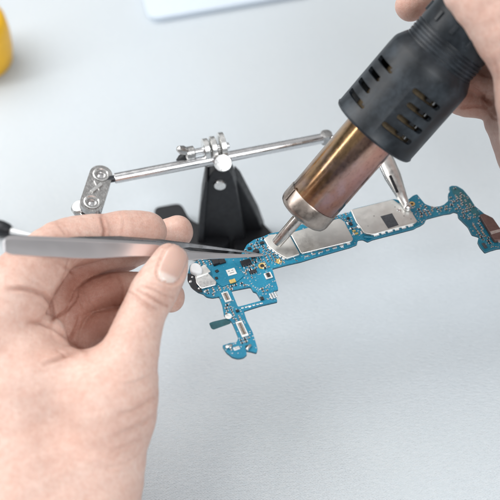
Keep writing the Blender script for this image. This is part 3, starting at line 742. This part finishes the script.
def make_hand(name, label, fl, g, grooves, tints, nail=None, bulges=()):
    pts, quads = fl.mesh(g)
    n = len(pts)
    def normals(p):
        a, b, c, d = (p[quads[:, i]] for i in range(4)); fn = np.cross(c-a, d-b)
        vn = np.zeros_like(p)
        for i in range(4): np.add.at(vn, quads[:, i], fn)
        return vn/(np.linalg.norm(vn, axis=1, keepdims=True)+1e-12)
    # outward orientation test: signed volume
    c = pts.mean(0); a, b, cc_, d = (pts[quads[:, i]]-c for i in range(4))
    if (np.einsum('ij,ij->i', a, np.cross(b, cc_))+np.einsum('ij,ij->i', a, np.cross(cc_, d))).sum() < 0: quads = quads[:, ::-1]
    vn = normals(pts)
    px = 250+pts[:, 0]/pts[:, 2]*F; py = 250-pts[:, 1]/pts[:, 2]*F
    front = np.clip(-vn[:, 2]*3+.4, 0, 1)
    disp = np.zeros(n)
    for pl, w, dep, *rng_ in grooves:
        dd, par = pldist(px, py, pl); tp = np.clip(np.sin(np.clip(par, 0, 1)*math.pi)*1.6, 0, 1)
        m = front.copy()
        if rng_: m = m*((pts[:, 2] > rng_[0]) & (pts[:, 2] < rng_[1]))
        disp += m*tp*dep*(-np.exp(-(dd/w)**2)+.38*np.exp(-((dd-2.1*w)/(1.1*w))**2))
    for x, y, rr, amt, z0, z1 in bulges:
        m = front*((pts[:, 2] > z0) & (pts[:, 2] < z1)); disp += m*amt*np.exp(-((px-x)**2+(py-y)**2)/rr**2)
    nm = np.zeros(n); lun = np.zeros(n)
    if nail:
        (cx, cy), (ux, uy), Ln, Wn, z1 = nail; l = math.hypot(ux, uy); ux /= l; uy /= l
        a = (px-cx)*ux+(py-cy)*uy; b = -(px-cx)*uy+(py-cy)*ux
        q = (np.abs(a/Ln)**3.0+np.abs(b/Wn)**2.6)**(1/2.8)
        ok = (pts[:, 2] < z1) & (vn[:, 2] < .15)
        nm = np.where(ok & (q < 1), 1., 0.)
        disp += ok*(.035*(1/(1+np.exp((q-.93)*30)))-.055*np.exp(-((q-1.03)/.06)**2)*(1 if 1 else 0)+.045*np.exp(-((q-1.22)/.11)**2)*(a > -Ln*.55))
        lun = np.clip((a/Ln-.52)*6, 0, 1)*np.clip((1.15-np.abs(b/Wn)*1.3)*2, 0, 1)
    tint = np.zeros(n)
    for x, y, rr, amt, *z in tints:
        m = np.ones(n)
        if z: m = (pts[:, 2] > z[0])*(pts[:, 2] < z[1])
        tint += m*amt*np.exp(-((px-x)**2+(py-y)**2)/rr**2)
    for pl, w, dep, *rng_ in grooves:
        dd, par = pldist(px, py, pl); tint += (.9 if rng_ and rng_[1] > 48 else .42*min(1, dep/.06))*np.exp(-(dd/(w*1.6))**2)  # grooves also darken the tint: crease shade painted into the skin
    # low-frequency organic unevenness
    X, Y, Z = pts.T
    disp += .018*(np.sin(X*2.1+Y*1.3)*np.sin(Y*2.7-Z*1.9)+.6*np.sin(X*4.3-Y*3.1+Z*2.2)*np.sin(Y*5.1+X*1.7))
    pts = pts+vn*disp[:, None]
    wp = np.array([CAM])+pts[:, :1]*np.array([RT])+pts[:, 1:2]*np.array([UP])+pts[:, 2:]*np.array([FW])
    org = wp.mean(0)
    fnail = nm[quads].mean(1) > .5
    def mk(nme, mask, mat, par, att):
        q = quads[mask]; used = np.unique(q); mp = -np.ones(n, int); mp[used] = np.arange(len(used))
        me = bpy.data.meshes.new(nme); me.from_pydata((wp[used]-org).tolist(), [], mp[q].tolist())
        at = me.attributes.new('tint', 'FLOAT', 'POINT'); at.data.foreach_set('value', np.clip(att[used], 0, 1).astype(np.float32))
        return link(nme, me, mat, par, 180)
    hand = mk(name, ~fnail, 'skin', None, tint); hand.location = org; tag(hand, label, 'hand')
    if nail: mk('fingernail', fnail, 'nail', hand, lun)
    return hand

def left_hand():
    fl = Field((-17.0, -21.0, 34.5), (-1.6, 2.4, 49.2), .06)
    fing = fl.new()
    def finger(pts): 
        g = fl.new(); chain(fl, g, pts)
        return g
    f1 = finger([(-8, 335, 43.4, 42), (8, 302, 43.6, 38), (32, 271, 44.1, 31), (58, 247, 44.9, 25.5), (88, 238.5, 45.6, 24.5), (104, 236, 45.9, 22.6), (125, 234, 46.2, 23.3), (146, 232, 46.5, 20.8)])
    f2 = finger([(45, 350, 45.2, 24), (50, 315, 45.6, 21), (62, 285, 46.2, 19.5), (90, 266, 47, 18), (116, 257, 47.5, 18), (148, 243, 47.8, 17), (177, 232, 48, 16.5)])
    f3 = finger([(58, 365, 45.2, 24), (66, 330, 45.7, 18), (82, 302, 46.1, 17.5), (108, 292, 46.3, 18.3), (138, 289, 46.2, 17.5), (170, 297, 46, 15.5)])
    f4 = finger([(72, 378, 45.0, 20), (80, 350, 45.7, 16), (94, 330, 46.0, 16.8), (116, 323, 46.1, 16.8), (134, 323, 46.1, 15.5)])
    fing = smin(f2, f3, .015); fing = smin(fing, f4, .015); fing = smin(fing, f1, .04)
    th = finger([(170.5, 261, 44.45, 17.8), (164.8, 273, 44.3, 21), (155.5, 289, 44.0, 23.2), (145.5, 308, 43.7, 23), (137, 331, 43.4, 25), (127, 362, 43.1, 31), (113, 400, 42.9, 41), (102, 440, 43, 46), (88, 500, 42.8, 53), (62, 575, 41.6, 60), (10, 690, 39.3, 62), (-40, 800, 36.8, 60)])
    palm = fl.new()
    for a, b in (((-10, 345, 43.4, 46), (30, 385, 43.4, 46)), ((30, 385, 43.4, 48), (105, 405, 43.3, 45)), ((10, 400, 43.5, 60), (30, 480, 43.1, 68)), ((30, 480, 43.1, 68), (0, 600, 41.2, 70)),
                 ((-20, 350, 43.9, 50), (-40, 480, 43.3, 64)), ((45, 360, 44.9, 26), (85, 385, 44.7, 26)), ((0, 600, 41.2, 70), (-60, 760, 37.2, 62)), ((46, 335, 43.9, 20), (20, 350, 43.4, 30))):
        fl.cone(palm, cc(*a), cc(*b), .5)
    body = smin(palm, th, 1.0)
    g = smin(body, fing, .10)
    gr = [([(8, 289), (22, 289), (34, 291), (44, 295), (50, 302), (53, 314), (51, 324)], 1.9, .10, 40, 45),
          ([(28, 322), (40, 323), (55, 329), (70, 340), (86, 352)], 1.7, .06, 40, 46),
          ([(44, 364), (58, 360), (70, 354), (80, 350)], 1.8, .055), ([(56, 350), (66, 356), (74, 357)], 1.3, .03),
          ([(128, 291), (137, 297), (147, 305), (156, 309)], 1.0, .05, 40, 45), ([(137, 290), (148, 296), (158, 302), (167, 306)], 1.1, .06, 40, 45),
          ([(143, 286), (154, 290), (164, 295), (172, 297)], 1.0, .045, 40, 45), ([(134, 299), (142, 305), (150, 311)], 0.9, .035, 40, 45), ([(150, 283), (160, 286), (170, 290)], .8, .015, 40, 45),
          ([(101, 214), (103, 222), (105, 230), (104, 240)], 1.5, .05, 43, 46), ([(57, 224), (63, 230), (66, 236)], 1.2, .02),
          ([(118, 414), (132, 411), (144, 404), (155, 396)], 1.8, .026), ([(116, 434), (130, 430), (142, 424), (153, 416)], 1.9, .026), ([(112, 450), (124, 447), (136, 441), (146, 435)], 1.7, .018),
          ([(106, 468), (118, 466), (128, 462), (138, 455)], 1.7, .015), ([(124, 384), (136, 382), (148, 376)], 1.4, .022),
          ([(56, 262), (66, 268), (74, 274)], 1.2, .04, 44, 48), ([(86, 300), (92, 305), (96, 311)], .9, .03, 44, 48), ([(79, 287), (75, 301), (66, 311), (54, 319)], 1.2, .045, 44, 49), ([(80, 314), (77, 325), (71, 337)], 1.2, .045, 44, 49), ([(68, 258), (66, 272), (52, 298)], 1.3, .03, 44, 48), ([(76, 288), (90, 279), (110, 272), (134, 268)], 1.1, .022, 44, 49), ([(76, 318), (90, 312), (116, 309)], 1.1, .022, 44, 49), ([(118, 276), (123, 290), (121, 306)], 1.1, .03, 45, 48), ([(74, 292), (80, 300), (84, 309)], 1.1, .05, 44, 48), ([(80, 288), (86, 297), (90, 306)], 1.0, .035, 44, 48),
          ([(120, 210), (124, 222), (121, 238)], 1.0, .012, 44, 47)]
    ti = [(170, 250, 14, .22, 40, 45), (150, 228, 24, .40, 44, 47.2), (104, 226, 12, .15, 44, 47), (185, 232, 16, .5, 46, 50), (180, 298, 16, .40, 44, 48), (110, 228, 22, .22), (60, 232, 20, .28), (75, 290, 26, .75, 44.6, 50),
          (100, 280, 30, .7, 44.8, 50), (90, 330, 30, .8, 44.6, 50), (120, 300, 30, .5, 44.9, 50), (60, 350, 14, .15), (155, 300, 14, .2, 40, 45), (130, 350, 14, .08, 40, 45), (60, 410, 26, .10), (100, 380, 20, .08), (135, 440, 16, .16), (140, 420, 22, .12), (35, 300, 16, .15), (10, 262, 22, .2)]  # strong entries paint shade into the hollow between the curled fingers
    bul = [(40, 309, 10, .10, 40, 45.2), (152, 300, 11, .05, 40, 45), (172, 300, 8, .02, 44, 47)]
    make_hand('hand', 'bare hand at left pinching steel tweezers between thumb and forefinger', fl, g, gr, ti, ((173.0, 264), (-.42, 1), 19.5, 12.8, 45.0), bul)

def right_hand():
    fl = Field((5.0, 1.5, 38.5), (21.5, 14.5, 51.0), .06)
    def finger(pts):
        g = fl.new(); chain(fl, g, pts); return g
    th = finger([(452, -75, 42.8, 26), (466, -45, 42.5, 33), (480, -14, 42.4, 38), (510, 22, 42.5, 42), (530, 60, 42.9, 40), (537, 100, 43.6, 41), (545, 140, 44.4, 44)])
    fa = finger([(540, -40, 47, 24), (490, -50, 47.8, 22), (450, -28, 47.9, 19), (428, -8, 47.5, 17.5), (411, 6, 47.1, 15.8)])
    fb = finger([(560, 80, 45.8, 24), (515, 80, 45.9, 21), (482, 78, 46.1, 17.5), (455, 68, 46.9, 16), (434, 56, 47.6, 15)])
    fc = finger([(560, 112, 46.4, 24), (515, 108, 46.5, 20), (482, 102, 46.7, 16.5), (461, 98, 47.1, 17), (438, 84, 47.8, 15)])
    palm = finger([(560, 60, 45, 50), (640, 80, 43.6, 58), (760, 100, 41.5, 58), (860, 120, 40, 58)])
    for a, b in (((560, 20, 44.4, 42), (555, 100, 45, 46)), ((545, 120, 45.6, 48), (590, 190, 45.8, 62)), ((516, 118, 46.8, 32), (550, 180, 46.8, 42)), ((560, 0, 45.5, 40), (560, 80, 46, 40))):
        fl.cone(palm, cc(*a), cc(*b), .5)
    g = smin(fb, fc, .07); g = smin(g, fa, .07)
    g = smin(g, palm, .14); g = smin(g, th, .1)
    gr = [([(472, 68), (480, 74), (492, 78)], 1.0, .03, 44, 48), ([(486, 92), (482, 100), (484, 108)], 1.0, .03), ([(494, 60), (498, 72), (497, 84)], 1.3, .025, 38, 44), ([(468, 84), (478, 92), (490, 104)], 1.3, .05, 44, 50), ([(489, 112), (494, 118), (500, 120)], 1.1, .03), ([(488, 135), (494, 133), (500, 134)], 1.0, .02),
          ([(462, 108), (474, 106), (486, 108)], .9, .02, 44, 49)]
    ti = [(500, 20, 40, .14), (478, 10, 14, .12), (405, 10, 16, .5), (470, 75, 26, .6, 44.3, 50), (465, 100, 24, .6, 44.3, 50), (492, 118, 20, .35), (495, 150, 34, .36, 44.5, 52), (494, 62, 14, .2)]  # palm heel entry paints shading into the skin; fingertip entry is redness
    make_hand('hand', 'bare hand at the top right gripping the black hot air gun', fl, g, gr, ti)
left_hand(); right_hand()

# ------------------------------------------------------------------ light
w = bpy.data.worlds.new('World'); sc.world = w; w.use_nodes = True; nt = w.node_tree; bg = nt.nodes['Background']
tc = nt.nodes.new('ShaderNodeTexCoord'); sp = nt.nodes.new('ShaderNodeSeparateXYZ'); cr = nt.nodes.new('ShaderNodeValToRGB')
nt.links.new(tc.outputs['Generated'], sp.inputs[0]); nt.links.new(sp.outputs[2], cr.inputs[0]); nt.links.new(cr.outputs[0], bg.inputs[0])
e = cr.color_ramp.elements; e[0].position = 0; e[0].color = (.10, .105, .11, 1); e[1].position = .7; e[1].color = (1, 1, 1, 1)
bg.inputs[1].default_value = .56
def area(name, loc, target, size, power, color=(1, 1, 1)):
    l = bpy.data.lights.new(name, 'AREA'); l.shape = 'RECTANGLE'; l.size = size[0]; l.size_y = size[1]; l.energy = power; l.color = color
    o = bpy.data.objects.new(name, l); COL.objects.link(o); o.location = loc
    o.rotation_euler = (V(target)-V(loc)).to_track_quat('-Z', 'Y').to_euler(); return o
area('window_light', (-55, 25, 75), (0, 0, 5), (85, 80), 78000, (1, .99, .97))
area('front_fill_light', (30, -70, 80), (5, -8, 0), (50, 50), 60000, (.94, .975, 1))  # unseen fill lamp at the front right, brightens the near tabletop

_v = (P(345, 165, dA-1)-CAM).normalized(); _n = (gy*math.cos(math.radians(34))-gx*math.sin(math.radians(34))).normalized()
if _n.dot(RT) > gy.dot(RT): _n = (gy*math.cos(math.radians(34))+gx*math.sin(math.radians(34))).normalized()
_r = _v-2*_v.dot(_n)*_n; _p = P(345, 165, dA-1)
l = area('barrel_highlight_lamp', _p+_r*60, _p, (4, 60), 9000, (1, 1, 1))  # unseen lamp added only to draw a highlight along the barrel
_z = (-_r).normalized(); _y = (GD-_z*GD.dot(_z)).normalized(); _zz = -_z; _x = _y.cross(_zz)
l.rotation_euler = Matrix(((_x.x, _y.x, -_z.x), (_x.y, _y.y, -_z.y), (_x.z, _y.z, -_z.z))).to_euler(); l.location = _p+_r*60
sc.view_settings.view_transform = 'Standard'; sc.view_settings.look = 'None'; sc.view_settings.exposure = 0
sc.render.engine = 'CYCLES'; sc.cycles.use_denoising = True; sc.cycles.max_bounces = 8
